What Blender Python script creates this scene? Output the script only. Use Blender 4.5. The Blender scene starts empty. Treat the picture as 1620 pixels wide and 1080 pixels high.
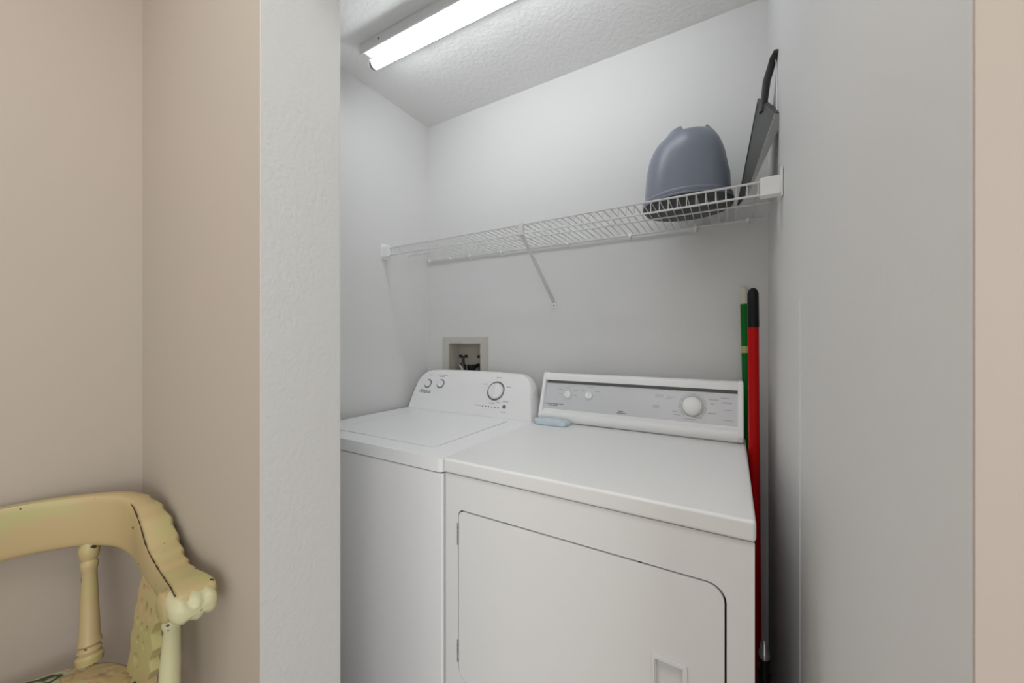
import bpy, bmesh, math, random
from mathutils import Vector, Matrix
random.seed(7)
C = bpy.context.scene.collection
R = math.radians
PI = math.pi

# ------------------------------------------------------------------ camera
CAM_Z = 1.243
cam_d = bpy.data.cameras.new('camera'); cam = bpy.data.objects.new('camera', cam_d); C.objects.link(cam)
cam.location = (0, 0, CAM_Z); cam.rotation_euler = (R(90), 0, R(30.5))
cam_d.sensor_width = 36; cam_d.lens = 593/1620*36; cam_d.clip_start = 0.02
bpy.context.scene.camera = cam

# ------------------------------------------------------------------ light
w = bpy.data.worlds.new('world'); bpy.context.scene.world = w; w.use_nodes = True
bg = w.node_tree.nodes['Background']; bg.inputs[0].default_value = (0.97, 0.985, 1.0, 1); bg.inputs[1].default_value = 0.75
def area(name, loc, rot, sx, sy, power, col):
    d = bpy.data.lights.new(name, 'AREA'); d.shape = 'RECTANGLE'; d.size = sx; d.size_y = sy; d.energy = power; d.color = col
    o = bpy.data.objects.new(name, d); C.objects.link(o); o.location = loc; o.rotation_euler = rot; return o
area('added_side_fill', (2.0, -1.9, 1.5), (R(88), 0, R(49)), 1.3, 1.3, 29, (0.97, 0.985, 1.0))  # added fill from the right for washer and left wall; no window seen
area('added_overhead_fill', (-0.35, -0.25, 2.40), (R(0), 0, R(8)), 0.9, 0.7, 9.0, (0.99, 0.985, 0.97))  # added fill from overhead for walls and machines; no lamp seen there
TUBE_STRENGTH = 16.5
vs = bpy.context.scene.view_settings
vs.view_transform = 'Standard'; vs.look = 'None'; vs.gamma = 1; vs.use_curve_mapping = False; vs.exposure = 0.0

# ------------------------------------------------------------------ materials
def mat(name, col, rough=0.5, metal=0.0, spec=0.5, bump=None, coat=0.0):
    m = bpy.data.materials.new(name); m.use_nodes = True
    nt = m.node_tree; b = nt.nodes['Principled BSDF']
    b.inputs['Base Color'].default_value = (*col, 1); b.inputs['Roughness'].default_value = rough
    b.inputs['Metallic'].default_value = metal; b.inputs['Specular IOR Level'].default_value = spec
    b.inputs['Coat Weight'].default_value = coat
    if bump:
        sc, st, dist, det = bump
        tc = nt.nodes.new('ShaderNodeTexCoord'); n = nt.nodes.new('ShaderNodeTexNoise')
        n.inputs['Scale'].default_value = sc; n.inputs['Detail'].default_value = det
        bp = nt.nodes.new('ShaderNodeBump'); bp.inputs['Strength'].default_value = st; bp.inputs['Distance'].default_value = dist
        nt.links.new(tc.outputs['Object'], n.inputs['Vector']); nt.links.new(n.outputs['Fac'], bp.inputs['Height'])
        nt.links.new(bp.outputs['Normal'], b.inputs['Normal'])
    return m
def mottled(m, c1, c2, scale, lo=0.4, hi=0.6, detail=3, stretch=(1,1,1)):
    nt = m.node_tree; b = nt.nodes['Principled BSDF']
    tc = nt.nodes.new('ShaderNodeTexCoord'); mp = nt.nodes.new('ShaderNodeMapping'); mp.inputs['Scale'].default_value = stretch
    n = nt.nodes.new('ShaderNodeTexNoise'); n.inputs['Scale'].default_value = scale; n.inputs['Detail'].default_value = detail
    r = nt.nodes.new('ShaderNodeValToRGB'); e = r.color_ramp.elements
    e[0].position = lo; e[0].color = (*c1, 1); e[1].position = hi; e[1].color = (*c2, 1)
    nt.links.new(tc.outputs['Object'], mp.inputs['Vector']); nt.links.new(mp.outputs[0], n.inputs['Vector'])
    nt.links.new(n.outputs['Fac'], r.inputs['Fac']); nt.links.new(r.outputs['Color'], b.inputs['Base Color'])
    return r, nt, b

M = {}
M['closet_wall'] = mat('closet_wall_paint', (0.72, 0.715, 0.705), 0.6, bump=(55, 0.25, 0.002, 4))
M['white_wall'] = mat('white_wall_paint', (0.64, 0.63, 0.61), 0.55, bump=(110, 0.5, 0.003, 4))
M['beige'] = mat('beige_wall_paint', (0.47, 0.40, 0.335), 0.55, bump=(40, 0.12, 0.002, 3))
mottled(M['beige'], (0.53, 0.456, 0.39), (0.515, 0.456, 0.376), 1.6, 0.4, 0.6, 2)
M['ceiling'] = mat('ceiling_texture', (0.84, 0.835, 0.825), 0.7, bump=(60, 0.6, 0.004, 6))
M['floor'] = mat('floor_vinyl', (0.55, 0.50, 0.44), 0.5)
M['enamel'] = mat('white_enamel', (0.93, 0.93, 0.935), 0.25, spec=0.5)
M['dryer_enamel'] = mat('dryer_enamel', (0.85, 0.85, 0.84), 0.25, spec=0.5)
M['dark_wood'] = mat('bare_dark_wood', (0.06, 0.035, 0.02), 0.7)
M['plastic_white'] = mat('white_plastic', (0.9, 0.9, 0.895), 0.35)
M['panel_grey'] = mat('console_silver_panel', (0.66, 0.665, 0.68), 0.3)
M['recess_shade_grey'] = mat('recess_shade_grey', (0.17, 0.175, 0.185), 0.5)  # dark tone that stands in for shade in the dryer console recess
M['print'] = mat('grey_print', (0.16, 0.17, 0.18), 0.6)
M['print_pale'] = mat('pale_grey_print', (0.42, 0.43, 0.44), 0.6)
M['wire'] = mat('white_vinyl_wire', (0.70, 0.70, 0.69), 0.35)
M['black'] = mat('black_plastic', (0.008, 0.008, 0.009), 0.3, spec=0.2)
M['dark_gap'] = mat('dark_gap', (0.03, 0.03, 0.03), 0.8)
M['chrome'] = mat('chrome', (0.6, 0.6, 0.6), 0.2, metal=1)
M['red'] = mat('red_enamel', (0.46, 0.003, 0.003), 0.35, spec=0.15)
M['green'] = mat('green_enamel', (0.003, 0.15, 0.016), 0.35, spec=0.15)
M['cream'] = mat('cream_plastic', (0.62, 0.58, 0.47), 0.4)
M['yellow_label'] = mat('yellow_label', (0.42, 0.42, 0.14), 0.5)
M['bucket'] = mat('blue_grey_plastic', (0.21, 0.23, 0.285), 0.32)
M['bucket_dark'] = mat('dark_grey_plastic', (0.055, 0.058, 0.06), 0.4)
M['pan'] = mat('charcoal_plastic', (0.05, 0.052, 0.048), 0.4)
M['pan_rim'] = mat('grey_plastic_edge', (0.33, 0.33, 0.32), 0.4)
M['almond'] = mat('almond_plastic', (0.56, 0.54, 0.48), 0.5)
M['almond_in'] = mat('box_interior', (0.50, 0.47, 0.41), 0.6)
M['brass'] = mat('dark_brass', (0.06, 0.045, 0.04), 0.4, metal=0.6)
M['blue'] = mat('pale_blue_plastic', (0.58, 0.68, 0.74), 0.35)
M['olive'] = mat('olive_shaft', (0.22, 0.22, 0.12), 0.5)
M['channel'] = mat('fixture_enamel', (0.68, 0.68, 0.67), 0.35)
M['reflector'] = mat('fixture_pan_enamel', (0.6, 0.66, 0.7), 0.25)
# lamp tube
tm = bpy.data.materials.new('fluorescent_tube'); tm.use_nodes = True; nt = tm.node_tree
b = nt.nodes['Principled BSDF']; b.inputs['Base Color'].default_value = (0.9, 0.9, 0.9, 1)
b.inputs['Emission Color'].default_value = (0.93, 0.97, 1.0, 1); b.inputs['Emission Strength'].default_value = TUBE_STRENGTH
M['tube'] = tm
# distressed yellow paint: paint, chips of dark wood with a shape of their own
M['chair'] = mat('distressed_yellow_paint', (0.5, 0.43, 0.2), 0.42)
def distress(m):
    r, nt, b = mottled(m, (0.50, 0.46, 0.20), (0.54, 0.41, 0.21), 6, 0.42, 0.55, 5, (1, 1, 2.0))
    tc = nt.nodes.new('ShaderNodeTexCoord'); n = nt.nodes.new('ShaderNodeTexNoise'); n.inputs['Scale'].default_value = 46; n.inputs['Detail'].default_value = 3
    rr = nt.nodes.new('ShaderNodeValToRGB'); e = rr.color_ramp.elements
    e[0].position = 0.70; e[0].color = (0, 0, 0, 1); e[1].position = 0.72; e[1].color = (1, 1, 1, 1)
    mx = nt.nodes.new('ShaderNodeMix'); mx.data_type = 'RGBA'
    nt.links.new(tc.outputs['Object'], n.inputs['Vector']); nt.links.new(n.outputs['Fac'], rr.inputs['Fac'])
    nt.links.new(rr.outputs['Color'], mx.inputs['Factor']); nt.links.new(r.outputs['Color'], mx.inputs[6])
    mx.inputs[7].default_value = (0.045, 0.035, 0.025, 1)
    nt.links.new(mx.outputs[2], b.inputs['Base Color'])
distress(M['chair'])
M['chair_pale'] = mat('pale_yellow_paint', (0.58, 0.56, 0.36), 0.42); 
r_, nt_, b_ = mottled(M['chair_pale'], (0.045, 0.04, 0.035), (0.60, 0.57, 0.34), 42, 0.315, 0.335, 3)
M['seat'] = mat('painted_seat', (0.5, 0.45, 0.3), 0.5)
def seatmat(m):
    nt = m.node_tree; b = nt.nodes['Principled BSDF']
    tc = nt.nodes.new('ShaderNodeTexCoord'); wv = nt.nodes.new('ShaderNodeTexWave'); wv.wave_type = 'RINGS'
    wv.inputs['Scale'].default_value = 9; wv.inputs['Distortion'].default_value = 9; wv.inputs['Detail'].default_value = 2.5; wv.inputs['Detail Scale'].default_value = 1.6
    r = nt.nodes.new('ShaderNodeValToRGB'); cr = r.color_ramp
    cr.elements[0].position = 0; cr.elements[0].color = (0.03, 0.04, 0.02, 1); cr.elements[1].position = 1; cr.elements[1].color = (0.52, 0.40, 0.2, 1)
    for p, c in ((0.07, (0.1, 0.12, 0.06, 1)), (0.13, (0.42, 0.44, 0.28, 1)), (0.45, (0.48, 0.46, 0.3, 1)), (0.6, (0.42, 0.24, 0.13, 1)), (0.72, (0.54, 0.4, 0.21, 1))):
        e = cr.elements.new(p); e.color = c
    nt.links.new(tc.outputs['Object'], wv.inputs['Vector']); nt.links.new(wv.outputs['Fac'], r.inputs['Fac']); nt.links.new(r.outputs['Color'], b.inputs['Base Color'])
    bp = nt.nodes.new('ShaderNodeBump'); bp.inputs['Strength'].default_value = 0.8; bp.inputs['Distance'].default_value = 0.006
    nt.links.new(wv.outputs['Fac'], bp.inputs['Height']); nt.links.new(bp.outputs['Normal'], b.inputs['Normal'])
seatmat(M['seat'])

# ------------------------------------------------------------------ helpers
def thing(name, label, cat, loc=(0, 0, 0), group=None):
    o = bpy.data.objects.new(name, None); o.empty_display_size = 0.05; C.objects.link(o); o.location = loc
    o['label'] = label; o['category'] = cat
    if group: o['group'] = group
    return o
def obj(name, bm, m, parent=None, bevel=0, seg=2, smooth=True, label=None, angle=35):
    bmesh.ops.recalc_face_normals(bm, faces=bm.faces)
    me = bpy.data.meshes.new(name); bm.to_mesh(me); bm.free()
    me.materials.append(M[m] if isinstance(m, str) else m)
    o = bpy.data.objects.new(name, me); C.objects.link(o)
    if parent is not None:
        o.parent = parent; o.matrix_parent_inverse = Matrix.Translation(-world_loc(parent))
    if smooth:
        for p in me.polygons: p.use_smooth = True
        me.set_sharp_from_angle(angle=R(angle))
    if bevel:
        bv = o.modifiers.new('bevel', 'BEVEL'); bv.width = bevel; bv.segments = seg; bv.limit_method = 'ANGLE'; bv.angle_limit = R(35)
        bv.harden_normals = True
    if label: o['label'] = label
    return o
def world_loc(o):
    v = Vector((0, 0, 0))
    if o.type == 'EMPTY': v = o.location.copy()
    return v
def struct(name, bm, m, **k):
    o = obj(name, bm, m, **k); o['kind'] = 'structure'; return o
def tag(o, label, cat, group=None):
    o['label'] = label; o['category'] = cat
    if group: o['group'] = group
    return o
def box(bm, x0, x1, y0, y1, z0, z1):
    vs = [bm.verts.new((x, y, z)) for z in (z0, z1) for y in (y0, y1) for x in (x0, x1)]
    for f in ((0,1,3,2),(4,6,7,5),(0,4,5,1),(1,5,7,3),(3,7,6,2),(2,6,4,0)): bm.faces.new([vs[i] for i in f])
    return bm
def B(*a):
    return box(bmesh.new(), *a)
def rings(bm, rs, cap=True):
    vr = [[bm.verts.new(p) for p in r] for r in rs]
    n = len(vr[0])
    for a, b_ in zip(vr, vr[1:]):
        for i in range(n):
            bm.faces.new((a[i], a[(i+1) % n], b_[(i+1) % n], b_[i]))
    if cap: bm.faces.new(vr[0][::-1]); bm.faces.new(vr[-1])
    return bm
def tube(bm, pts, r, n=8):
    pts = [Vector(p) for p in pts]; rs = []
    up = None
    for i, p in enumerate(pts):
        t = (pts[min(i+1, len(pts)-1)] - pts[max(i-1, 0)]).normalized()
        if up is None: up = Vector((0, 0, 1)) if abs(t.z) < 0.9 else Vector((0, 1, 0))
        a = t.cross(up).normalized(); b2 = a.cross(t).normalized(); up = b2
        rr = r[i] if isinstance(r, (list, tuple)) else r
        rs.append([p + rr*(math.cos(2*PI*k/n)*a + math.sin(2*PI*k/n)*b2) for k in range(n)])
    return rings(bm, rs)
def lathe(bm, base, top, prof, n=20):
    """prof: list of (t 0..1 along the axis, radius)"""
    base = Vector(base); top = Vector(top); ax = top - base; t = ax.normalized()
    up = Vector((0, 1, 0)) if abs(t.y) < 0.9 else Vector((1, 0, 0))
    a = t.cross(up).normalized(); b2 = a.cross(t).normalized()
    rs = [[base + ax*s + max(r, 1e-4)*(math.cos(2*PI*k/n)*a + math.sin(2*PI*k/n)*b2) for k in range(n)] for s, r in prof]
    return rings(bm, rs)
def rrect(x0, x1, z0, z1, r, seg=8):
    """r: radius or (bl, br, tr, tl)"""
    if not isinstance(r, tuple): r = (r,)*4
    pts = []
    for (cx, cz, a0, rr) in ((x0+r[0], z0+r[0], 180, r[0]), (x1-r[1], z0+r[1], 270, r[1]), (x1-r[2], z1-r[2], 0, r[2]), (x0+r[3], z1-r[3], 90, r[3])):
        if rr <= 0: pts.append((cx, cz)); continue
        for k in range(seg+1):
            a = R(a0 + 90*k/seg); pts.append((cx+rr*math.cos(a), cz+rr*math.sin(a)))
    return pts
def plate(loops, thick, fn, bevel=0):
    """flat plate with holes: loops of 2D points, filled; fn maps (u, v, w) to the world, w from 0 to thick"""
    cu = bpy.data.curves.new('tmp', 'CURVE'); cu.dimensions = '2D'; cu.fill_mode = 'BOTH'; cu.extrude = thick/2; cu.bevel_depth = 0
    for lp in loops:
        s = cu.splines.new('POLY'); s.points.add(len(lp)-1); s.use_cyclic_u = True
        for i, (u, v) in enumerate(lp): s.points[i].co = (u, v, 0, 1)
    o = bpy.data.objects.new('tmp', cu); C.objects.link(o)
    dg = bpy.context.evaluated_depsgraph_get(); me = bpy.data.meshes.new_from_object(o.evaluated_get(dg))
    bm = bmesh.new(); bm.from_mesh(me)
    bpy.data.objects.remove(o); bpy.data.curves.remove(cu); bpy.data.meshes.remove(me)
    bmesh.ops.remove_doubles(bm, verts=bm.verts, dist=1e-5)
    for v in bm.verts: v.co = Vector(fn(v.co.x, v.co.y, v.co.z + thick/2))
    return bm
def text_mesh(s, size, shear=0.0):
    cu = bpy.data.curves.new('tmp', 'FONT'); cu.body = s; cu.size = size; cu.shear = shear; cu.extrude = 0.0003
    o = bpy.data.objects.new('tmp', cu); C.objects.link(o)
    dg = bpy.context.evaluated_depsgraph_get(); me = bpy.data.meshes.new_from_object(o.evaluated_get(dg))
    bm = bmesh.new(); bm.from_mesh(me)
    bpy.data.objects.remove(o); bpy.data.curves.remove(cu); bpy.data.meshes.remove(me)
    return bm
def xform(bm, mtx):
    bmesh.ops.transform(bm, matrix=mtx, verts=bm.verts); return bm

# ------------------------------------------------------------------ the setting
CEIL = 2.44
YB, XL = 1.571, -1.472                       # back wall, closet left wall
YF, YI, XJ = 0.36, 0.522, -0.751             # room face and closet face of the front wall, left jamb
XC = -1.353                                  # room left wall
def xr(y): return 0.106 + (YB - y)*(0.133-0.106)/(YB-YF)    # closet right wall
ROOM_Y, ROOM_X = -3.2, 2.2

HX0, HX1, HZ0, HZ1 = -1.318, -1.108, 1.06, 1.233              # opening for the outlet box
bk = plate([[(XL-0.12, 0), (0.25, 0), (0.25, CEIL), (XL-0.12, CEIL)], [(HX0, HZ0), (HX1, HZ0), (HX1, HZ1), (HX0, HZ1)]], 0.12, lambda u, v, t: (u, YB+t, v))
struct('wall_back', bk, 'closet_wall', smooth=False)
struct('wall_left', B(XL-0.12, XL, YI, YB, 0, CEIL), 'closet_wall', smooth=False)
bm = bmesh.new()
rings(bm, [[(xr(YB), YB, z), (xr(YF+0.0005), YF+0.0005, z), (xr(YF)+0.12, YF+0.0005, z), (xr(YB)+0.14, YB, z)] for z in (0, CEIL)])
struct('wall_right', bm, 'closet_wall', smooth=False)
struct('wall_front', B(XC-0.12, XJ-0.002, YF, YI, 0, CEIL), 'beige', smooth=False)
struct('trim_1', B(XJ-0.002, XJ, YF, YI, 0, 2.06), 'white_wall', bevel=0.0008, smooth=False)
bm = B(XJ-0.002, xr(YF)+0.001, YF, YI, 2.06, CEIL); struct('wall_header_unseen', bm, 'beige', smooth=False)  # unseen header over the opening, included to block room light
struct('wall_room_right', B(xr(YF)+0.001, ROOM_X, YF-0.002, YF+0.001, 0, CEIL), 'beige', smooth=False)
struct('wall_room_left', B(XC-0.12, XC, ROOM_Y, YF, 0, CEIL), 'beige', smooth=False)
struct('floor', B(XC-0.24, ROOM_X, ROOM_Y, YB+0.12, -0.05, 0), 'floor', smooth=False)
struct('ceiling', B(XL-0.12, ROOM_X, ROOM_Y, YB+0.12, CEIL, CEIL+0.05), 'ceiling', smooth=False)
struct('wall_closet_front', B(XL, XJ-0.002, YI, YI+0.003, 0, CEIL), 'closet_wall', smooth=False)
struct('wall_closet_header_unseen', B(XJ-0.002, xr(YI)-0.001, YI, YI+0.003, 2.06, CEIL), 'closet_wall', smooth=False)
# thin upright drywall edge on the closet's right wall
ys = 0.965
bm = bmesh.new(); box(bm, xr(ys)-0.0010, xr(ys)+0.001, ys, ys+0.012, 0, 1.33); struct('trim_2', bm, 'closet_wall', bevel=0.001)

# ------------------------------------------------------------------ ceiling light
FA = R(-1.5)
fx = thing('ceiling_light', 'white fluorescent strip light with one glowing tube on the closet ceiling', 'ceiling light', (-0.685, 1.066, CEIL))
def fl(x, y, z):
    return (-0.685 + x*math.cos(-FA) - y*math.sin(-FA), 1.066 + x*math.sin(-FA) + y*math.cos(-FA), CEIL+z)
def flbox(bm, *a):
    b0 = B(*a)
    for v in b0.verts: v.co = Vector(fl(*v.co))
    me = bpy.data.meshes.new('t'); b0.to_mesh(me); b0.free(); bm.from_mesh(me); bpy.data.meshes.remove(me); return bm
bm = bmesh.new()
prof = [(-0.060, 0), (-0.062, -0.006), (-0.062, -0.041), (-0.0585, -0.043), (-0.056, -0.041), (-0.055, -0.030), (-0.042, -0.024), (0.016, -0.024), (0.029, -0.030), (0.030, -0.039), (0.033, -0.041), (0.036, -0.039), (0.036, -0.006), (0.034, 0)]
rings(bm, [[fl(x, y, z) for y, z in prof] for x in (-0.61, 0.61)])
obj('housing', bm, 'channel', fx)
for s in (-1, 1):
    bm = bmesh.new(); x0 = s*0.604
    flbox(bm, min(x0, x0-s*0.012), max(x0, x0-s*0.012), -0.025, 0.003, -0.076, -0.04)
    so = obj('lamp_holder', bm, 'plastic_white', fx, bevel=0.004)
bm = lathe(bmesh.new(), fl(-0.582, -0.012, -0.062), fl(0.582, -0.012, -0.062), [(0, 0.0175), (0.01, 0.018), (0.99, 0.018), (1, 0.0175)], 24)
obj('tube', bm, 'tube', fx, label='glowing white tube')
for s_ in (-1, 1):
    obj('tube_cap', lathe(bmesh.new(), fl(s_*0.581, -0.012, -0.062), fl(s_*0.596, -0.012, -0.062), [(0, 0.0183), (0.7, 0.0183), (0.95, 0.016), (1, 0.012)], 24), 'pan_rim', fx, label='grey metal end cap')
for x in (-0.5, -0.15, 0.4):
    bm = lathe(bmesh.new(), fl(x, -0.0615, -0.022), fl(x, -0.0645, -0.022), [(0, 0.004), (1, 0.003)], 10); obj('screw', bm, 'print', fx)

# ------------------------------------------------------------------ wire shelf
SY0, SY1, SZ = 1.24, YB-0.008, 1.688
SX0, SX1 = XL+0.05, xr(SY0)-0.046
sh = thing('wire_shelf', 'white wire shelf spanning the closet above the washer and dryer', 'shelf', (-0.68, YB, SZ))
def sobj(name, bm, m, parent, **k):
    for v in bm.verts:
        f = min(1.0, max(0.0, (YB-v.co.y)/(YB-SY0)))
        v.co.y += (0.020 - (v.co.x-XL)*0.028)*f
        v.co.z += 0.006 - (v.co.x-XL)*0.0125
    return obj(name, bm, m, parent, **k)
bm = bmesh.new(); x = SX0+0.008
while x < SX1:
    tube(bm, [(x, SY1, SZ), (x, SY0+0.006, SZ), (x, SY0, SZ-0.004), (x, SY0, SZ-0.036)], 0.0016, 6); x += 0.0254
sobj('wire_deck', bm, 'wire', sh)
bm = bmesh.new()
tube(bm, [(SX0, SY0-0.003, SZ-0.001), (SX1+0.01, SY0-0.003, SZ-0.001)], 0.0032)
sobj('front_rail', bm, 'wire', sh)
bm = tube(bmesh.new(), [(SX0, SY0-0.003, SZ-0.036), (SX1+0.01, SY0-0.003, SZ-0.036)], 0.0032); sobj('front_rail', bm, 'wire', sh)
bm = tube(bmesh.new(), [(XL+0.01, SY0+0.16, SZ-0.0045), (SX1+0.03, SY0+0.16, SZ-0.0045)], 0.003); sobj('middle_rail', bm, 'wire', sh)
bm = tube(bmesh.new(), [(XL+0.01, SY1-0.004, SZ-0.0055), (SX1+0.03, SY1-0.004, SZ-0.0055)], 0.0042); sobj('back_rail', bm, 'wire', sh)
for x in (-1.45, -1.30, -1.17, -0.98, -0.63, -0.36, -0.12, 0.045):
    bm = bmesh.new(); box(bm, x-0.005, x+0.005, SY1-0.011, YB, SZ-0.012, SZ+0.001); box(bm, x-0.003, x+0.003, SY1-0.004, YB, SZ-0.022, SZ-0.012)
    sobj('wall_clip', bm, 'plastic_white', sh, bevel=0.002)
for s in (-1, 1):
    wx = XL if s < 0 else xr(SY0); bm = bmesh.new()
    def bx2(a, b_, *r): box(bm, min(wx-s*a, wx-s*b_), max(wx-s*a, wx-s*b_), *r)
    bx2(0.003, 0.05, SY0-0.012, SY0+0.018, SZ-0.042, SZ+0.008)
    sobj('end_bracket', bm, 'plastic_white', sh, bevel=0.003)
    bm = bmesh.new(); bx2(0, 0.004, SY0-0.016, SY0+0.03, SZ-0.05, SZ+0.026)
    sobj('bracket_plate', bm, 'plastic_white', sh, bevel=0.0018)
# diagonal brace: flat strip with a clip at the lip and a foot on the wall
a = Vector((-0.688, SY0-0.004, SZ-0.03)); bb = Vector((-0.701, YB-0.006, 1.425)); d = (bb-a).normalized(); sx = Vector((1, 0, 0)); nn = d.cross(sx).normalized()
bm = bmesh.new(); W = 0.007; T = 0.004
rings(bm, [[p + sx*W + nn*T, p - sx*W + nn*T, p - sx*W - nn*T, p + sx*W - nn*T] for p in (a, bb)])
sobj('brace', bm, 'wire', sh, bevel=0.001)
bm = bmesh.new(); box(bm, -0.699, -0.677, SY0-0.009, SY0+0.006, SZ-0.042, SZ+0.004); sobj('brace_clip', bm, 'wire', sh, bevel=0.002)
bm = bmesh.new(); box(bm, -0.712, -0.690, YB-0.005, YB, 1.398, 1.435); sobj('brace_foot', bm, 'plastic_white', sh, bevel=0.0015)
bm = lathe(bmesh.new(), (-0.701, YB-0.004, 1.410), (-0.701, YB-0.0075, 1.410), [(0, 0.004), (1, 0.003)], 10); sobj('screw', bm, 'print', sh)

# ------------------------------------------------------------------ bucket upside down on the shelf
BX, BY, BZ = -0.137, 1.395, SZ-0.006
bk_ = thing('bucket', 'blue-grey plastic bucket standing upside down on the wire shelf', 'bucket', (BX, BY, BZ))
def bring(z, dx, rx, ry, n=48, zf=None):
    out = []
    for k in range(n):
        a = 2*PI*k/n; zz = z + (zf(a) if zf else 0)
        out.append((BX + dx + rx*math.cos(a), BY + ry*math.sin(a), BZ + zz))
    return out
outer = [(0.030, 0.0, 0.133, 0.123), (0.06, 0.0, 0.1315, 0.1215), (0.10, 0.0, 0.129, 0.119), (0.14, -0.001, 0.1245, 0.115), (0.175, -0.001, 0.118, 0.110), (0.202, 0.0, 0.109, 0.103), (0.224, 0.002, 0.098, 0.093), (0.242, 0.007, 0.082, 0.080)]
def topf(a):                                   # foot ring with a cut-away on the side towards the camera
    c = math.cos(a - R(-66)); return -0.015 if c > 0.85 else 0.0
bm = bmesh.new()
rs = [bring(*o_) for o_ in outer]
rs.append(bring(0.262, 0.008, 0.066, 0.068, zf=topf)); rs.append(bring(0.260, 0.008, 0.062, 0.064, zf=topf))
rs.append(bring(0.240, 0.008, 0.060, 0.062)); rings(bm, rs, cap=False)
bm.faces.new([v for v in bm.verts][-48:])
# inner wall
inn = [(0.030, 0.0, 0.133, 0.121), (0.11, 0.003, 0.127, 0.115), (0.185, 0.0, 0.105, 0.098), (0.225, 0.004, 0.086, 0.084)]
r2 = [bring(*o_) for o_ in inn]; rings(bm, r2, cap=False); bm.faces.new([v for v in bm.verts][-48:])
obj('body', bm, 'bucket', bk_, angle=50)
bm = bmesh.new()
rings(bm, [bring(0.026, 0, 0.129, 0.119), bring(0.026, 0, 0.137, 0.129), bring(0.034, 0, 0.139, 0.131), bring(0.040, 0, 0.137, 0.129), bring(0.042, 0, 0.132, 0.122)], cap=False)
obj('rim', bm, 'bucket', bk_, angle=60)
bm = bmesh.new()       # the strainer/wringer tray caught below the rim
rings(bm, [bring(0.0, 0.006, 0.125, 0.10), bring(0.006, 0.005, 0.134, 0.114), bring(0.014, 0.002, 0.138, 0.128), bring(0.020, 0.001, 0.140, 0.131), bring(0.020, 0.001, 0.134, 0.126), bring(0.012, 0.004, 0.130, 0.112)], cap=True)
obj('tray', bm, 'bucket_dark', bk_, angle=60, label='dark grey tray under the bucket rim')

bm = bmesh.new()
rings(bm, [bring(0.0185, 0.001, 0.133, 0.126), bring(0.0185, 0.001, 0.1395, 0.1325), bring(0.0225, 0.001, 0.1405, 0.1335), bring(0.0250, 0.001, 0.1385, 0.1315), bring(0.0250, 0.001, 0.133, 0.126)], cap=False)
obj('tray_lip', bm, 'bucket', bk_, angle=60)  # lighter bucket tone stands in for light catching the tray's edge

# ------------------------------------------------------------------ dustpan leaning on the right wall
dp = thing('dustpan', 'charcoal plastic dustpan standing on end at the right of the wire shelf', 'dustpan', (0.03, 1.36, SZ-0.011))
A_ = Vector((0.070, 1.43, 2.016)); B_ = Vector((0.104, 1.285, 1.885)); C_ = Vector((0.038, 1.30, 1.679)); D_ = Vector((0.014, 1.42, 1.684))
nrm = (B_-A_).cross(D_-A_).normalized()
if nrm.x < 0: nrm = -nrm                         # towards the wall
def pq(u, v, w=0): return (A_*(1-u)+B_*u)*(1-v) + (D_*(1-u)+C_*u)*v + nrm*w
bm = bmesh.new()
N = 8
rings(bm, [[pq(0, v, 0), pq(1, v, 0), pq(1, v, 0.003), pq(0, v, 0.003)] for v in [i/N for i in range(N+1)]])
obj('pan', bm, 'pan', dp, bevel=0.001)
bm = bmesh.new()
rings(bm, [[pq(0.985, v, -0.002), pq(1.015, v, -0.002), pq(1.02, v, 0.022*(1-v)+0.003), pq(0.985, v, 0.022*(1-v)+0.003)] for v in (0, 0.3, 0.6, 1)])
obj('side_lip', bm, 'pan_rim', dp, bevel=0.001, label='light grey side edge')
bm = bmesh.new()
rings(bm, [[pq(-0.01, v, -0.002), pq(0.02, v, -0.002), pq(0.02, v, 0.016*(1-v)+0.002), pq(-0.01, v, 0.016*(1-v)+0.002)] for v in (0, 0.3, 0.6, 1)])
obj('side_lip', bm, 'pan', dp, bevel=0.001)
bm = bmesh.new()
rings(bm, [[pq(u, -0.01, -0.002), pq(u, 0.03, -0.002), pq(u, 0.03, 0.018), pq(u, -0.01, 0.018)] for u in (0, 0.5, 1)])
obj('back_lip', bm, 'pan', dp, bevel=0.002)
h0 = pq(0.30, 0.0, 0.003)
hp = [h0 + Vector((-0.004, 0, -0.03)), h0, Vector((0.088, 1.362, 2.028)), Vector((0.098, 1.347, 2.058)), Vector((0.103, 1.325, 2.071)), Vector((0.107, 1.30, 2.070))]
bm = bmesh.new(); rs = []
for i, p in enumerate(hp):
    t = (hp[min(i+1, 5)] - hp[max(i-1, 0)]).normalized(); a = t.cross(Vector((0.3, 1, 0))).normalized(); c = a.cross(t).normalized()
    wa, wc = ((0.008, 0.016), (0.0085, 0.017), (0.0095, 0.016), (0.009, 0.015), (0.007, 0.012), (0.004, 0.007))[i]
    rs.append([p + a*wa*math.cos(2*PI*k/14) + c*wc*math.sin(2*PI*k/14) for k in range(14)])
rings(bm, rs); obj('handle', bm, 'pan', dp, angle=60)
bm = tube(bmesh.new(), [(0.1065, 1.33, 2.066), (0.1085, 1.325, 2.05), (0.1085, 1.315, 1.97), (0.108, 1.30, 1.90)], 0.0014, 6); obj('hanging_cord', bm, 'plastic_white', dp, label='thin white cord')

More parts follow.
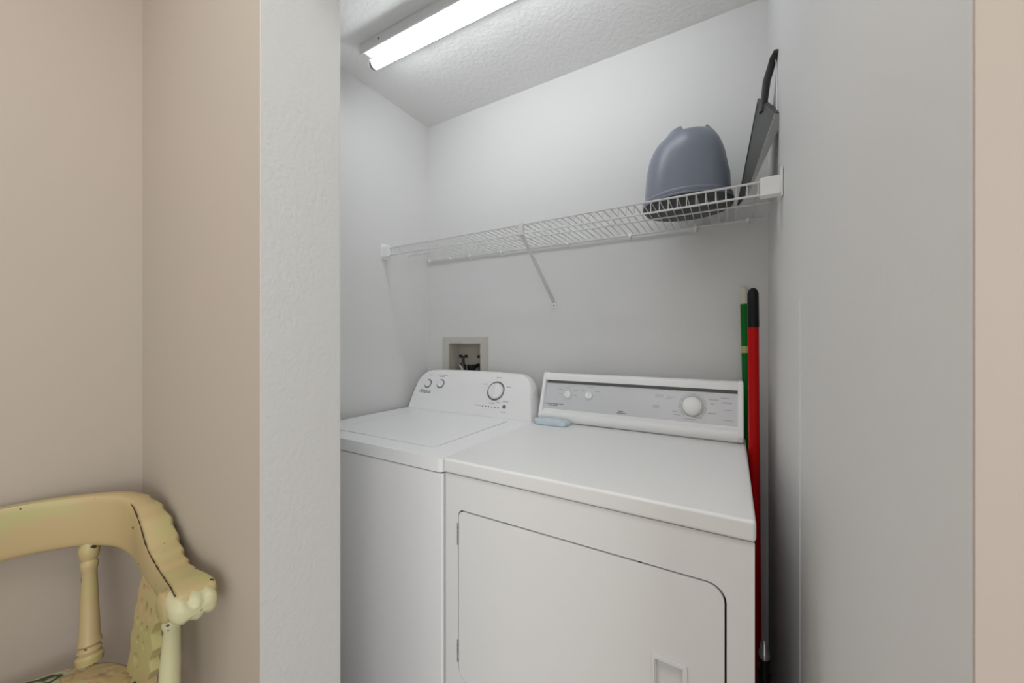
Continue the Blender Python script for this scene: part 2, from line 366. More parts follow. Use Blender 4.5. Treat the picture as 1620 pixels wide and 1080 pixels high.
# ------------------------------------------------------------------ outlet box
ob = thing('washer_outlet_box', 'almond plastic washer outlet box recessed in the back wall behind the washer', 'outlet box', (-1.21, YB, 1.16))
bm = plate([rrect(-1.360, -1.065, 1.02, 1.267, 0.006, 4), [(HX0, HZ0), (HX1, HZ0), (HX1, HZ1), (HX0, HZ1)]], 0.007, lambda u, v, t: (u, YB-t, v))
obj('face_frame', bm, 'almond', ob, bevel=0.0015)
bm = bmesh.new(); e = 0.0005; D1 = YB+0.09
for a in ((HX0, HX0+0.003, YB-0.006, D1, HZ0, HZ1), (HX1-0.003, HX1, YB-0.006, D1, HZ0, HZ1), (HX0, HX1, YB-0.006, D1, HZ0, HZ0+0.003), (HX0, HX1, YB-0.006, D1, HZ1-0.003, HZ1), (HX0, HX1, D1-0.003, D1, HZ0, HZ1)): box(bm, *a)
obj('box_liner', bm, 'almond_in', ob)
for x, m2 in ((-1.262, 'brass'), (-1.140, 'brass')):
    v = obj('valve', lathe(bmesh.new(), (x, D1-0.04, HZ0+0.004), (x, D1-0.04, 1.158), [(0, 0.012), (0.3, 0.012), (0.35, 0.016), (0.55, 0.016), (0.6, 0.009), (0.85, 0.007), (1, 0.007)], 14), m2, ob)
    bm = bmesh.new(); box(bm, x-0.024, x+0.024, D1-0.048, D1-0.032, 1.156, 1.165); box(bm, x-0.024, x-0.012, D1-0.050, D1-0.030, 1.160, 1.172); box(bm, x+0.012, x+0.024, D1-0.050, D1-0.030, 1.160, 1.172)
    obj('valve_handle', bm, 'brass', ob, bevel=0.003)
bm = tube(bmesh.new(), [(-1.262, D1-0.055, 1.12), (-1.255, D1-0.075, 1.115), (-1.23, D1-0.085, 1.10), (-1.22, D1-0.085, 1.07)], 0.010, 10); obj('hose_end', bm, 'chrome', ob)
bm = tube(bmesh.new(), [(-1.140, D1-0.055, 1.12), (-1.15, D1-0.075, 1.115), (-1.175, D1-0.085, 1.10), (-1.18, D1-0.085, 1.07)], 0.010, 10); obj('hose_end', bm, 'black', ob)
bm = lathe(bmesh.new(), (-1.205, D1-0.045, HZ0+0.004), (-1.205, D1-0.045, 1.118), [(0, 0.02), (0.7, 0.02), (0.75, 0.023), (1, 0.021)], 18); obj('drain_hose', bm, 'black', ob)

# ------------------------------------------------------------------ washer
WX0, WX1, WF, WR, WZ = -1.437, -0.713, 0.826, 1.50, 0.908
ws = thing('washing_machine', 'white top-load washing machine with a raised round-cornered control console, left of the dryer', 'washing machine', ((WX0+WX1)/2, (WF+WR)/2, 0))
obj('cabinet', B(WX0+0.002, WX1-0.002, WF-0.004, WR, 0.025, WZ-0.043), 'enamel', ws, bevel=0.006, seg=3)
bm = plate([rrect(WX0, WX1, WF-0.008, WR, (0.018, 0.018, 0.005, 0.005)), rrect(-1.335, -0.812, 0.893, 1.350, (0.03, 0.03, 0.012, 0.012))], 0.039, lambda u, v, t: (u, v, WZ-t))
obj('top_panel', bm, 'enamel', ws, bevel=0.006, seg=3)
obj('top_gasket', B(WX0+0.006, WX1-0.006, WF, WR-0.01, WZ-0.044, WZ-0.038), 'dark_gap', ws)
bm = plate([rrect(-1.3305, -0.8165, 0.8975, 1.3455, (0.028, 0.028, 0.010, 0.010))], 0.03, lambda u, v, t: (u, v, WZ+0.0005-t)); obj('lid', bm, 'enamel', ws, bevel=0.0025)
for x in (WX0+0.05, WX1-0.05):
    for y in (WF+0.06, WR-0.06):
        obj('foot', lathe(bmesh.new(), (x, y, 0), (x, y, 0.03), [(0, 0.022), (0.6, 0.022), (0.7, 0.01), (1, 0.01)], 14), 'black', ws)
# console: leaning face with rounded top corners
CB, CT, CZ0, CZ1 = 1.383, 1.462, WZ+0.0005, 1.098
def cface(x, z, off=0.0):                          # a point on the leaning face; off in front of it
    t = (z-CZ0)/(CZ1-CZ0); n = Vector((0, -(CZ1-CZ0), CT-CB)).normalized()
    bulge = 0.010*math.sin(PI*min(max(t, 0), 1))
    return Vector((x, CB + (CT-CB)*t - bulge, z)) + n*off
def washer_outline(ins, topo):
    pts = []
    n = 16; rC = 0.085 - ins
    x0, x1 = WX0+0.001+ins, WX1-0.004-ins; zt = CZ1-ins*0.6+topo
    lean = 0.022
    pts.append((x0, CZ0)); 
    for k in range(1, 5): pts.append((x0 + lean*k/5, CZ0+(zt-rC-CZ0)*k/5))
    for k in range(n+1):
        a = R(180-90*k/n); pts.append((x0+lean+rC+rC*math.cos(a), zt-rC+rC*math.sin(a)*1.0))
    for k in range(1, 8): 
        u = k/8; pts.append((x0+lean+rC + (x1-lean-x0-lean-2*rC)*u - 0.0, zt+0.004*math.sin(PI*u)))
    for k in range(n+1):
        a = R(90-90*k/n); pts.append((x1-lean-rC+rC*math.cos(a), zt-rC+rC*math.sin(a)))
    for k in range(4, 0, -1): pts.append((x1-lean*k/5, CZ0+(zt-rC-CZ0)*k/5))
    pts.append((x1, CZ0))
    return pts
bm = bmesh.new()
f0 = [cface(x, z) for x, z in washer_outline(0.006, 0)]
f1 = [cface(x, z, -0.008) for x, z in washer_outline(0.0, 0)]
f2 = [Vector((x, WR-0.02, z)) for x, z in washer_outline(0.0, 0.0)]
f3 = [Vector((x, WR-0.002, z)) for x, z in washer_outline(0.012, 0.0)]
n_ = len(f0)
rings(bm, [f1, f2, f3], cap=False)
bm.verts.ensure_lookup_table(); vs1 = list(bm.verts)[:n_]; vs3 = list(bm.verts)[-n_:]; bm.faces.new(vs3)
# face as horizontal strips so that it bulges
v0 = [bm.verts.new(p) for p in f0]
for i in range(n_): bm.faces.new((vs1[i], vs1[(i+1) % n_], v0[(i+1) % n_], v0[i]))
h = n_//2
i, j = 0, n_-1
while i+1 < j-1 + 1 and j - i > 1:
    if j-i == 2: bm.faces.new((v0[i], v0[i+1], v0[j])); break
    bm.faces.new((v0[i], v0[i+1], v0[j-1], v0[j])); i += 1; j -= 1
obj('console', bm, 'plastic_white', ws, angle=40)
def face_frame(x, z):
    p = cface(x, z); q = cface(x, z+0.005) - cface(x, z-0.005); v = q.normalized(); u = Vector((1, 0, 0)); n = u.cross(v).normalized()
    return p, u, v, n
def knob_at(par, frame, r, h, m, name='knob', grip=True, n=28):
    p, u, v, n3 = frame
    bm = lathe(bmesh.new(), p - n3*0.002, p + n3*h, [(0, r), (0.5, r), (0.85, r*0.95), (1, r*0.86)], n)
    kb = obj(name, bm, m, par, angle=40)
    if grip:
        bm = bmesh.new(); q = p + n3*h
        def P(a, b_, c): return q + u*a + v*b_ + n3*c
        rings(bm, [[P(-0.13*r, s*r*0.82, 0), P(0.13*r, s*r*0.82, 0), P(0.07*r, s*r*0.8, r*0.22), P(-0.07*r, s*r*0.8, r*0.22)] for s in (-1, 1)])
        g = obj('grip_ridge', bm, m, None, bevel=0.0006); g.parent = kb
    return kb
def ring_mark(par, frame, r0, r1, m, segs, a0=0, a1=360, name='dial_marking', lift=0.0012, fill=0.8):
    p, u, v, n3 = frame; bm = bmesh.new(); st = (a1-a0)/segs
    for k in range(segs):
        aa = R(a0+st*k); ab = R(a0+st*(k+fill)); sub = 2 if segs > 12 else 10
        for q in range(sub):
            x0, x1 = aa+(ab-aa)*q/sub, aa+(ab-aa)*(q+1)/sub
            rings(bm, [[p+(u*math.cos(x)+v*math.sin(x))*rr + n3*hh for rr, hh in ((r0, -0.001), (r1, -0.001), (r1, lift), (r0, lift))] for x in (x0, x1)])
    return obj(name, bm, m, par, smooth=False)
def text_marks(par, rows, frf, m, name='printed_line', h=0.0032):
    """small illegible print: rows (x, z, width)"""
    for x, z, wd in rows:
        bm = bmesh.new(); xx = x
        while xx < x+wd:
            l = min(random.uniform(0.0022, 0.005), x+wd-xx)
            p, u, v, n3 = frf(xx, z)
            rings(bm, [[p+u*a+v*b_+n3*c for a, b_, c in ((0, -h/2, s), (l, -h/2, s), (l, h/2, s), (0, h/2, s))] for s in (-0.0006, 0.0006)])
            xx += l+0.0010
        obj(name, bm, m, par, smooth=False)
WK = [(-1.334, 1.030), (-1.252, 1.033)]
for x, z in WK:
    f = face_frame(x, z); ring_mark(ws, f, 0.0185, 0.0235, 'print', 1, -165, 115, fill=1.0); knob_at(ws, f, 0.0175, 0.009, 'plastic_white')
f = face_frame(-0.921, 1.020); ring_mark(ws, f, 0.0385, 0.0445, 'print', 34, 0, 360, fill=0.86); knob_at(ws, f, 0.037, 0.010, 'plastic_white', name='cycle_dial')
f = face_frame(-0.862, 0.957); obj('start_button', lathe(bmesh.new(), f[0]-f[3]*0.002, f[0]+f[3]*0.003, [(0, 0.0085), (0.7, 0.0085), (1, 0.006)], 18), 'print', ws, label='round dark grey button')
bm = bmesh.new()
for k in range(6):
    p, u, v, n3 = face_frame(-0.975+k*0.0165, 0.951); lathe(bm, p-n3*0.001, p+n3*0.001, [(0, 0.003), (1, 0.003)], 10)
obj('indicator_lights', bm, 'print', ws)
text_marks(ws, [(-1.345, 1.072, 0.022), (-1.285, 1.074, 0.06), (-1.272, 1.066, 0.03), (-0.935, 1.077, 0.028), (-0.995, 1.046, 0.02), (-0.87, 1.04, 0.022), (-0.945, 0.967, 0.03), (-0.875, 0.978, 0.03), (-1.02, 0.953, 0.035), (-0.905, 0.972, 0.02), (-0.88, 0.934, 0.03)], face_frame, 'print_pale')
p, u, v, n3 = face_frame(-1.378, 0.985)
bm = text_mesh('Amana', 0.027, 0.35)
mt = Matrix((( u.x, v.x, n3.x, p.x), (u.y, v.y, n3.y, p.y), (u.z, v.z, n3.z, p.z), (0, 0, 0, 1)))
xform(bm, mt @ Matrix.Translation((0, 0, 0.0008))); obj('logo_lettering', bm, 'print', ws, smooth=False)

# ------------------------------------------------------------------ dryer
DX0, DX1, DF, DR, DZ = -0.705, 0.037, 0.812, 1.50, 0.915
dr = thing('tumble_dryer', 'white front-load tumble dryer with a silver panel console, right of the washer', 'dryer', ((DX0+DX1)/2, (DF+DR)/2, 0))
obj('cabinet', B(DX0+0.002, DX1-0.002, DF+0.032, DR, 0.025, DZ-0.043), 'dryer_enamel', dr, bevel=0.003)
obj('top_panel', B(DX0, DX1, DF, DR, DZ-0.040, DZ), 'dryer_enamel', dr, bevel=0.007, seg=3)
obj('top_gasket', B(DX0+0.006, DX1-0.006, DF+0.02, DF+0.034, DZ-0.046, DZ-0.039), 'dark_gap', dr)
dx0, dx1, dz0, dz1 = -0.6585, -0.010, 0.300, 0.777
rr4 = (0.045, 0.045, 0.034, 0.018)
FP = DF+0.010
bm = plate([rrect(DX0+0.002, DX1-0.002, 0.03, DZ-0.0435, 0.003, 3), rrect(dx0, dx1, dz0, dz1, rr4, 10)], 0.02, lambda u, v, t: (u, FP+t, v))
obj('front_panel', bm, 'dryer_enamel', dr, bevel=0.002)
obj('door_recess', B(dx0-0.004, dx1+0.004, FP+0.0195, FP+0.0215, dz0-0.004, dz1+0.004), 'dark_gap', dr)
g = 0.0036
hx0, hx1, hz0, hz1 = -0.1395, -0.0860, 0.475, 0.589
bm = plate([rrect(dx0+g, dx1-g, dz0+g, dz1-g, tuple(r_-g*0.6 for r_ in rr4), 10), rrect(hx0, hx1, hz0, hz1, 0.004, 3)], 0.018, lambda u, v, t: (u, FP-0.001+t, v))
dd = obj('door', bm, 'dryer_enamel', dr, bevel=0.002)
bm = bmesh.new()
for a in ((hx0, hx0+0.002, FP, FP+0.018, hz0, hz1), (hx1-0.002, hx1, FP, FP+0.018, hz0, hz1), (hx0, hx1, FP, FP+0.018, hz0, hz0+0.002), (hx0, hx1, FP, FP+0.018, hz1-0.002, hz1), (hx0, hx1, FP+0.015, FP+0.018, hz0, hz1)): box(bm, *a)
obj('handle_pocket', bm, 'dryer_enamel', dr)
bm = plate([rrect(hx0-0.006, hx1+0.008, hz0-0.007, hz1+0.007, 0.004, 4), rrect(hx0, hx1, hz0, hz1, 0.003, 3)], 0.005, lambda u, v, t: (u, FP-0.006+t, v)); ph = obj('handle_frame', bm, 'dryer_enamel', dr, bevel=0.0015)
for z0, z1 in ((0.679, 0.739), (0.355, 0.415)):
    bm = bmesh.new()
    for k in range(5):
        za = z0+(z1-z0)*k/5; lathe(bm, (dx0+0.0012, FP-0.001, za+0.0008), (dx0+0.0012, FP-0.001, za+(z1-z0)/5-0.0008), [(0, 0.0032), (1, 0.0032)], 10)
    obj('hinge', bm, 'pan_rim', dr)
for x in (-0.50, -0.17): obj('latch_stud', B(x-0.004, x+0.004, FP+0.002, FP+0.012, dz1-0.0045, dz1+0.001), 'dark_gap', dr)
for x in (DX0+0.05, DX1-0.05):
    for y in (DF+0.08, DR-0.06):
        obj('foot', lathe(bmesh.new(), (x, y, 0), (x, y, 0.03), [(0, 0.022), (0.6, 0.022), (0.7, 0.01), (1, 0.01)], 14), 'black', dr)
# console
KX0, KX1 = -0.697, 0.031
prof = [(1.500, DZ+0.0005), (1.500, 1.100), (1.492, 1.109), (1.462, 1.110), (1.452, 1.106), (1.449, 1.098), (1.446, 1.081), (1.469, 1.079), (1.469, 1.070), (1.4555, 1.067), (1.418, 0.962), (1.404, 0.957), (1.396, 0.950), (1.393, 0.935), (1.398, 0.922), (1.408, DZ+0.0005)]
bm = rings(bmesh.new(), [[(x, y, z) for y, z in prof] for x in (KX0+0.014, KX1-0.016)])
obj('console', bm, 'plastic_white', dr, angle=50)
sp = [(1.500, DZ+0.0005), (1.500, 1.100), (1.490, 1.111), (1.460, 1.112), (1.449, 1.106), (1.444, 1.094), (1.401, 0.962), (1.391, 0.940), (1.396, 0.924), (1.408, DZ+0.0005)]
for xa, xb in ((KX0, KX0+0.015), (KX1-0.017, KX1)):
    bm = rings(bmesh.new(), [[(x, y, z) for y, z in sp] for x in (xa, xb)]); obj('console_end_cap', bm, 'plastic_white', dr, bevel=0.005, seg=3)
pn = Vector((0, -(1.066-0.964), (1.4555-1.419))).normalized()
def pface(x, z):
    t = (z-0.964)/(1.066-0.964); p = Vector((x, 1.419+(1.4555-1.419)*t, z)); v = Vector((0, 0.0365, 0.102)).normalized(); return p, Vector((1, 0, 0)), v, pn
bm = bmesh.new(); pts = [(KX0+0.0155, 0.9655), (KX1-0.0175, 0.9655), (KX1-0.0175, 1.0655), (KX0+0.0155, 1.0655)]
rings(bm, [[pface(x, z)[0] + pn*o_ for x, z in pts] for o_ in (-0.001, 0.0012)])
obj('control_panel', bm, 'panel_grey', dr, smooth=False, label='silver grey control panel')
for x in (-0.580, -0.492):
    knob_at(dr, pface(x, 1.0245 if x < -0.55 else 1.026), 0.0150, 0.014, 'plastic_white')
f = pface(-0.1205, 1.018); ring_mark(dr, f, 0.0360, 0.0380, 'print_pale', 1, 0, 360, fill=1.0, lift=0.002)
ring_mark(dr, f, 0.0400, 0.0450, 'print_pale', 30, -60, 240, fill=0.35, lift=0.002)
knob_at(dr, f, 0.032, 0.02, 'plastic_white', name='timer_dial', grip=False)
bm = lathe(bmesh.new(), f[0]+f[3]*0.0195, f[0]+f[3]*0.026, [(0, 0.026), (0.5, 0.024), (1, 0.016)], 24); obj('dial_cap', bm, 'plastic_white', dr)
bm = bmesh.new(); box(bm, KX0+0.0155, KX1-0.0175, 1.4600, 1.4695, 1.0705, 1.0785); obj('panel_shade_strip', bm, 'recess_shade_grey', dr, label='dark grey strip standing in for the shade above the control panel')  # strip added to darken the recess like the top frame's shadow
def pf2(x, z):
    p, u, v, n3 = pface(x, z); return p+n3*0.0014, u, v, n3
text_marks(dr, [(-0.675, 0.985, 0.028), (-0.643, 0.985, 0.025), (-0.614, 0.985, 0.018), (-0.662, 0.979, 0.04),(-0.377, 0.973, 0.034), (-0.372, 0.979, 0.018)], pf2, 'print', h=0.0036)
rows = [(-0.625, 1.044, 0.018), (-0.628, 1.028, 0.02), (-0.592, 1.052, 0.018), (-0.560, 1.044, 0.018), (-0.555, 1.024, 0.012), (-0.500, 1.058, 0.022), (-0.525, 1.046, 0.012), (-0.470, 1.044, 0.02),
        (-0.245, 1.048, 0.03), (-0.243, 1.042, 0.026), (-0.205, 1.044, 0.028), (-0.208, 1.038, 0.02), (-0.25, 1.010, 0.022), (-0.25, 1.004, 0.02), (-0.185, 0.996, 0.02), (-0.18, 0.986, 0.022), (-0.145, 0.975, 0.035), (-0.115, 0.982, 0.025), (-0.072, 1.000, 0.024), (-0.066, 1.030, 0.012), (-0.07, 1.044, 0.028), (-0.035, 1.052, 0.026), (-0.03, 1.037, 0.028), (-0.026, 1.014, 0.022), (-0.025, 0.982, 0.026)]
text_marks(dr, rows, pf2, 'print_pale', h=0.0026)

# ------------------------------------------------------------------ small pale blue piece on the dryer
pb = bmesh.new(); z0 = DZ+0.0005
rings(pb, [[(x*s_+cx, 1.357+y*s_, z) for x, y in ((-0.074, -0.012), (-0.058, -0.030), (0.050, -0.030), (0.066, -0.020), (0.074, 0.022), (-0.060, 0.022))] for z, s_, cx in ((z0, 0.94, -0.618), (z0+0.004, 1.0, -0.618), (z0+0.016, 0.98, -0.620), (z0+0.021, 0.86, -0.622))])
pbo = obj('plastic_tray', pb, 'blue', None, bevel=0.002)
tag(pbo, 'small pale blue plastic tray lying on the dryer top against its console', 'tray')

# ------------------------------------------------------------------ poles in the gap right of the dryer
gp = thing('broom', 'green broom handle with a cream tip leaning behind the dryer by the right wall', 'broom', (0.066, 1.545, 0))
g0, g1 = Vector((0.062, 1.543, 0.10)), Vector((0.0335, 1.547, 1.437))
def gl(t): return g0+(g1-g0)*t
zc = (1.388-0.10)/(1.437-0.10)
obj('handle', lathe(bmesh.new(), gl(0), gl(zc), [(0, 0.0125), (1, 0.0125)], 18), 'green', gp)
obj('handle_tip', lathe(bmesh.new(), gl(zc-0.01), gl(1), [(0, 0.0132), (0.75, 0.0132), (0.92, 0.011), (1, 0.005)], 18), 'cream', gp, label='cream plastic tip')
zl = (1.215-0.10)/1.337
obj('sticker', lathe(bmesh.new(), gl(zl-0.009), gl(zl+0.009), [(0, 0.0128), (1, 0.0128)], 18), 'yellow_label', gp, label='yellow sticker')
obj('broom_head', B(0.045, 0.078, 1.49, 1.566, 0.07, 0.11), 'green', gp, bevel=0.006)
bm = bmesh.new(); rings(bm, [[(0.048, 1.495, 0.072), (0.075, 1.495, 0.072), (0.075, 1.561, 0.072), (0.048, 1.561, 0.072)], [(0.042, 1.485, 0.0), (0.085, 1.485, 0.0), (0.085, 1.566, 0.0), (0.042, 1.566, 0.0)]]); obj('bristles', bm, 'cream', gp)
rp = thing('mop', 'red mop handle with a black end cap standing between the dryer and right wall', 'mop', (0.057, 1.37, 0))
m0, m1 = Vector((0.062, 1.36, 0.05)), Vector((0.0535, 1.375, 1.408))
def ml(t): return m0+(m1-m0)*t
zc = (1.300-0.05)/1.358
obj('handle', lathe(bmesh.new(), ml(0), ml(zc), [(0, 0.0148), (1, 0.0148)], 20), 'red', rp)
obj('end_cap', lathe(bmesh.new(), ml(zc-0.01), ml(1), [(0, 0.0158), (0.85, 0.0152), (0.95, 0.012), (1, 0.005)], 20), 'black', rp, label='black grip cap')
obj('mop_head', B(0.044, 0.090, 1.26, 1.44, 0.0, 0.055), 'cream', rp, bevel=0.012)
tp = thing('extension_pole', 'short olive pole with black collar and silver tip, low between dryer and right wall', 'pole', (0.068, 1.06, 0))
def tpos(z): return Vector((0.066+0.01*(0.5-z), 1.10-0.0*z, z))
obj('shaft', lathe(bmesh.new(), tpos(0), tpos(0.42), [(0, 0.0125), (1, 0.0125)], 16), 'olive', tp)
obj('collar', lathe(bmesh.new(), tpos(0.405), tpos(0.47), [(0, 0.0135), (0.1, 0.0145), (0.5, 0.0145), (0.55, 0.012), (1, 0.012)], 16), 'black', tp, label='black collar')
obj('tip', lathe(bmesh.new(), tpos(0.468), tpos(0.515), [(0, 0.010), (0.2, 0.012), (0.4, 0.012), (0.5, 0.009), (0.8, 0.008), (1, 0.003)], 16), 'chrome', tp, label='silver tip')

# ------------------------------------------------------------------ armchair
ch = thing('captains_chair', 'distressed pale yellow wooden captain\'s armchair in the beige corner', 'chair', (-1.06, 0.02, 0))
YC = 0.02
ST = [(-1.320, 0.02, 0.896, 0.786, 0.026), (-1.318, 0.08, 0.896, 0.787, 0.027), (-1.314, 0.14, 0.896, 0.787, 0.028), (-1.300, 0.20, 0.894, 0.783, 0.030), (-1.275, 0.255, 0.890, 0.776, 0.033), (-1.238, 0.296, 0.886, 0.764, 0.038),
      (-1.190, 0.317, 0.874, 0.745, 0.046), (-1.130, 0.322, 0.846, 0.733, 0.056), (-1.070, 0.319, 0.806, 0.727, 0.056), (-1.010, 0.315, 0.784, 0.725, 0.050), (-0.955, 0.312, 0.779, 0.722, 0.052), (-0.91, 0.310, 0.782, 0.720, 0.060), (-0.878, 0.309, 0.778, 0.728, 0.064), (-0.862, 0.309, 0.766, 0.742, 0.050)]
def interp(S, n):
    out = []
    m = len(S)-1
    for i in range(n+1):
        t = i/n*m; k = min(int(t), m-1); u = t-k
        P = [S[max(k-1, 0)], S[k], S[k+1], S[min(k+2, m)]]
        out.append([0.5*((2*P[1][q]) + (-P[0][q]+P[2][q])*u + (2*P[0][q]-5*P[1][q]+4*P[2][q]-P[3][q])*u*u + (-P[0][q]+3*P[1][q]-3*P[2][q]+P[3][q])*u**3) for q in range(len(S[0]))])
    return out
half = interp(ST, 78)
mir = [[s[0], 2*YC-s[1], s[2], s[3], s[4]] for s in half[1:]][::-1]
full = mir + half
bm = bmesh.new(); rs = []
nst = len(full); mid = nst//2
for i, s in enumerate(full):
    a = full[max(i-1, 0)]; b_ = full[min(i+1, nst-1)]
    t = Vector((b_[0]-a[0], b_[1]-a[1], 0)).normalized(); out = Vector((t.y, -t.x, 0))        # horizontal normal
    if out.dot(Vector((s[0]+1.06, s[1]-YC, 0))) < 0: out = -out
    x, y, zt, zb, wd = s; d = abs(i-mid)/78*13
    step = 0.0
    if 5.6 < d < 9.6: step = 0.0045*((d*1.5) % 1.0) - 0.002       # stepped scallops of the outer edge
    zmid = (zt+zb)/2; hh = (zt-zb)/2; w2 = wd/2; c = []
    for k in range(20):
        aa = 2*PI*k/20; ca, sa = math.cos(aa), math.sin(aa); e = 0.3
        cx = math.copysign(abs(ca)**e, ca); cz = math.copysign(abs(sa)**e, sa)
        ww = w2*cx + (step if cx > 0.3 else 0)
        tilt = 0.0
        if cz > 0.3: tilt = step*0.8
        c.append(Vector((x, y, zmid)) + out*ww + Vector((0, 0, hh*cz + tilt)))
    rs.append(c)
rings(bm, rs); obj('back_rail', bm, 'chair', ch, angle=45)
for sgn in (1, -1):
    def Y(y): return y if sgn > 0 else 2*YC-y
    # scroll on the inner side and knuckles of the hand rest
    obj('scroll', lathe(bmesh.new(), (-0.912, Y(0.266), 0.748), (-0.912, Y(0.325), 0.748), [(0, 0.021), (0.06, 0.027), (1, 0.027)], 24), 'chair', ch)
    bm = bmesh.new()
    rs = []; n_k = 40
    for q, (t, f, gz) in enumerate(((0, 0.80, 0), (0.3, 0.97, 0.25), (0.6, 1.0, 0.7), (0.8, 1.0, 1.0), (0.92, 0.86, 1.0), (0.98, 0.6, 1.0), (1, 0.3, 0.5))):
        c = Vector((-0.925+0.078*t, Y(0.301), 0.757-0.010*t*t)); ring_ = []
        for k in range(n_k):
            aa = 2*PI*k/n_k; ca, sa = math.cos(aa), math.sin(aa)
            yy = 0.034*f*math.copysign(abs(ca)**0.7, ca)
            groove = 1 - 0.16*gz*abs(math.cos(yy/0.034*PI*1.0))**6 if abs(yy) < 0.03 else 1
            zz = 0.0235*f*math.copysign(abs(sa)**0.75, sa)*(1 - 0.20*gz*math.exp(-((yy+0.010)/0.0045)**2) - 0.20*gz*math.exp(-((yy-0.012)/0.0045)**2))
            dx = -0.006*gz*(math.exp(-((yy+0.010)/0.005)**2) + math.exp(-((yy-0.012)/0.005)**2)) + 0.006*gz*(yy/0.034)
            ring_.append(c + Vector((dx, yy*sgn, zz)))
        rs.append(ring_)
    rings(bm, rs)
    obj('knuckles', bm, 'chair_pale', ch, label='paler worn knuckled hand rest', angle=60)
    # back spindle
    SPN = [(0, 0.022), (0.05, 0.0228), (0.07, 0.0182), (0.1, 0.0201), (0.13, 0.016), (0.15, 0.0201), (0.18, 0.0186), (0.2, 0.0171), (0.45, 0.0148), (0.74, 0.0125), (0.76, 0.0148), (0.8, 0.0148), (0.82, 0.0125), (0.85, 0.016), (0.92, 0.0179), (0.97, 0.0137), (1.0, 0.0114)]
    obj('spindle', lathe(bmesh.new(), (-1.238, Y(0.243), 0.528), (-1.279, Y(0.250), 0.790), SPN, 22), 'chair', ch)
    PST = [(0, 0.0182), (0.05, 0.019), (0.08, 0.0144), (0.12, 0.0182), (0.16, 0.0171), (0.45, 0.016), (0.76, 0.0133), (0.78, 0.0156), (0.81, 0.0156), (0.83, 0.0133), (0.86, 0.0152), (0.94, 0.0179), (1, 0.0144)]
    obj('arm_post', lathe(bmesh.new(), (-0.935, Y(0.285), 0.515), (-0.952, Y(0.298), 0.735), PST, 22), 'chair_pale', ch, label='paler turned arm post')
    # pierced carved side splat
    out_l = [(-1.135, 0.525), (-1.128, 0.575), (-1.137, 0.60), (-1.127, 0.625), (-1.133, 0.655), (-1.122, 0.675), (-1.125, 0.70), (-1.112, 0.735), (-1.112, 0.76)]
    out_r = [(-1.058, 0.76), (-1.052, 0.725), (-1.022, 0.695), (-1.018, 0.665), (-1.034, 0.640), (-1.014, 0.615), (-1.026, 0.592), (-1.012, 0.575), (-1.024, 0.555), (-1.020, 0.525)]
    def ell(cx, cz, a, b_, rot=0):
        return [(cx+a*math.cos(t)*math.cos(rot)-b_*math.sin(t)*math.sin(rot), cz+a*math.cos(t)*math.sin(rot)+b_*math.sin(t)*math.cos(rot)) for t in [2*PI*k/10 for k in range(10)]]
    holes = [ell(-1.098, 0.708, 0.0064, 0.0110, -0.2), ell(-1.078, 0.715, 0.0054, 0.0066), ell(-1.100, 0.676, 0.0072, 0.0154, 0.2), ell(-1.072, 0.675, 0.0072, 0.0176, -0.2), ell(-1.046, 0.672, 0.0072, 0.0143, 0.1), ell(-1.108, 0.640, 0.0072, 0.0099, 0.3), ell(-1.084, 0.636, 0.0064, 0.0110), ell(-1.056, 0.638, 0.0072, 0.0121, -0.3), ell(-1.096, 0.607, 0.0064, 0.0110, -0.3), ell(-1.064, 0.606, 0.0064, 0.0099, 0.3), ell(-1.090, 0.568, 0.0181, 0.0143)]
    bm = plate([out_l + out_r] + holes, 0.016, lambda u, v, t: (u, Y(0.276+t+(v-0.525)*0.1), v)); obj('carved_splat', bm, 'chair', ch, bevel=0.0015)
obj('spindle', lathe(bmesh.new(), (-1.262, YC, 0.528), (-1.318, YC, 0.790), SPN, 22), 'chair', ch)
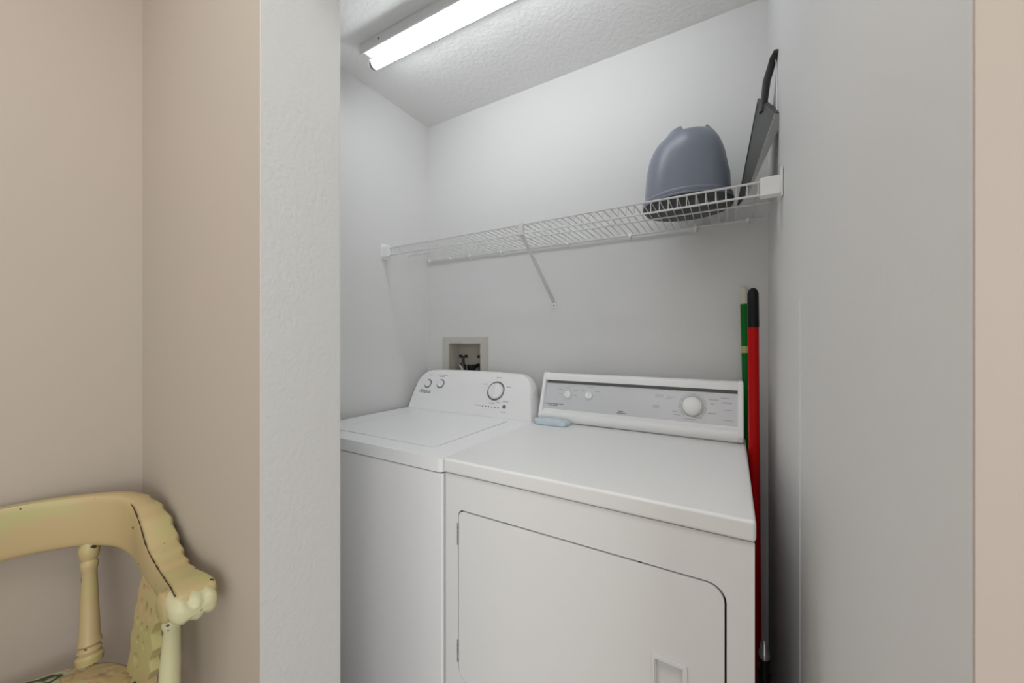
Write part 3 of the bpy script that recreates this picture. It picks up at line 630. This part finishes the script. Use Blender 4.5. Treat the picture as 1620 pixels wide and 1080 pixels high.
# worn dark line where the rail's top meets its inner face
cr = [half[i] for i in range(36, 73)]; bm = bmesh.new(); pts = []
for i, q in enumerate(cr):
    a = cr[max(i-1, 0)]; b_ = cr[min(i+1, len(cr)-1)]; t = Vector((b_[0]-a[0], b_[1]-a[1], 0)).normalized(); out = Vector((t.y, -t.x, 0))
    if out.dot(Vector((q[0]+1.06, q[1]-YC, 0))) < 0: out = -out
    pts.append(Vector((q[0], q[1], q[2]-0.0012)) - out*(q[4]/2-0.0012))
tube(bm, pts, [0.0005 + 0.0012*abs(math.sin(i*1.3))*(0.4+0.6*abs(math.sin(i*0.47))) for i in range(len(pts))], 6)
obj('worn_edge', bm, 'dark_wood', ch, label='dark worn line along the inner edge')
# seat
def seat_ring(z, sc):
    pts = []
    for k in range(56):
        a = 2*PI*k/56; ca, sa = math.cos(a), math.sin(a); e = 0.72
        pts.append((-1.065 + sc*0.235*math.copysign(abs(ca)**e, ca), YC + sc*0.275*math.copysign(abs(sa)**e, sa), z))
    return pts
bm = bmesh.new(); rings(bm, [seat_ring(0.488, 0.9), seat_ring(0.492, 0.97), seat_ring(0.510, 1.0), seat_ring(0.524, 0.99), seat_ring(0.530, 0.95), seat_ring(0.533, 0.8), seat_ring(0.541, 0.66), seat_ring(0.549, 0.4), seat_ring(0.551, 0.1)])
obj('seat', bm, 'seat', ch, angle=60, label='seat painted with swirling leaves')
LG = [(0, 0.014), (0.1, 0.018), (0.14, 0.013), (0.2, 0.019), (0.5, 0.023), (0.55, 0.016), (0.6, 0.022), (0.7, 0.026), (0.85, 0.02), (1, 0.017)]
for x, y in ((-0.90, 0.17), (-0.90, -0.13), (-1.21, 0.17), (-1.21, -0.13)):
    fx_ = x+(0.03 if x > -1 else -0.03); fy = y+(0.05 if y > 0 else -0.05)
    obj('leg', lathe(bmesh.new(), (fx_, fy, 0), (x, y, 0.492), LG, 18), 'chair', ch)
for y in (0.198, -0.158): obj('stretcher', lathe(bmesh.new(), (-1.228, y, 0.22), (-0.882, y, 0.22), [(0, 0.009), (0.3, 0.013), (0.5, 0.016), (0.7, 0.013), (1, 0.009)], 14), 'chair', ch)
obj('stretcher', lathe(bmesh.new(), (-1.055, -0.158, 0.22), (-1.055, 0.198, 0.22), [(0, 0.009), (0.5, 0.015), (1, 0.009)], 14), 'chair', ch)
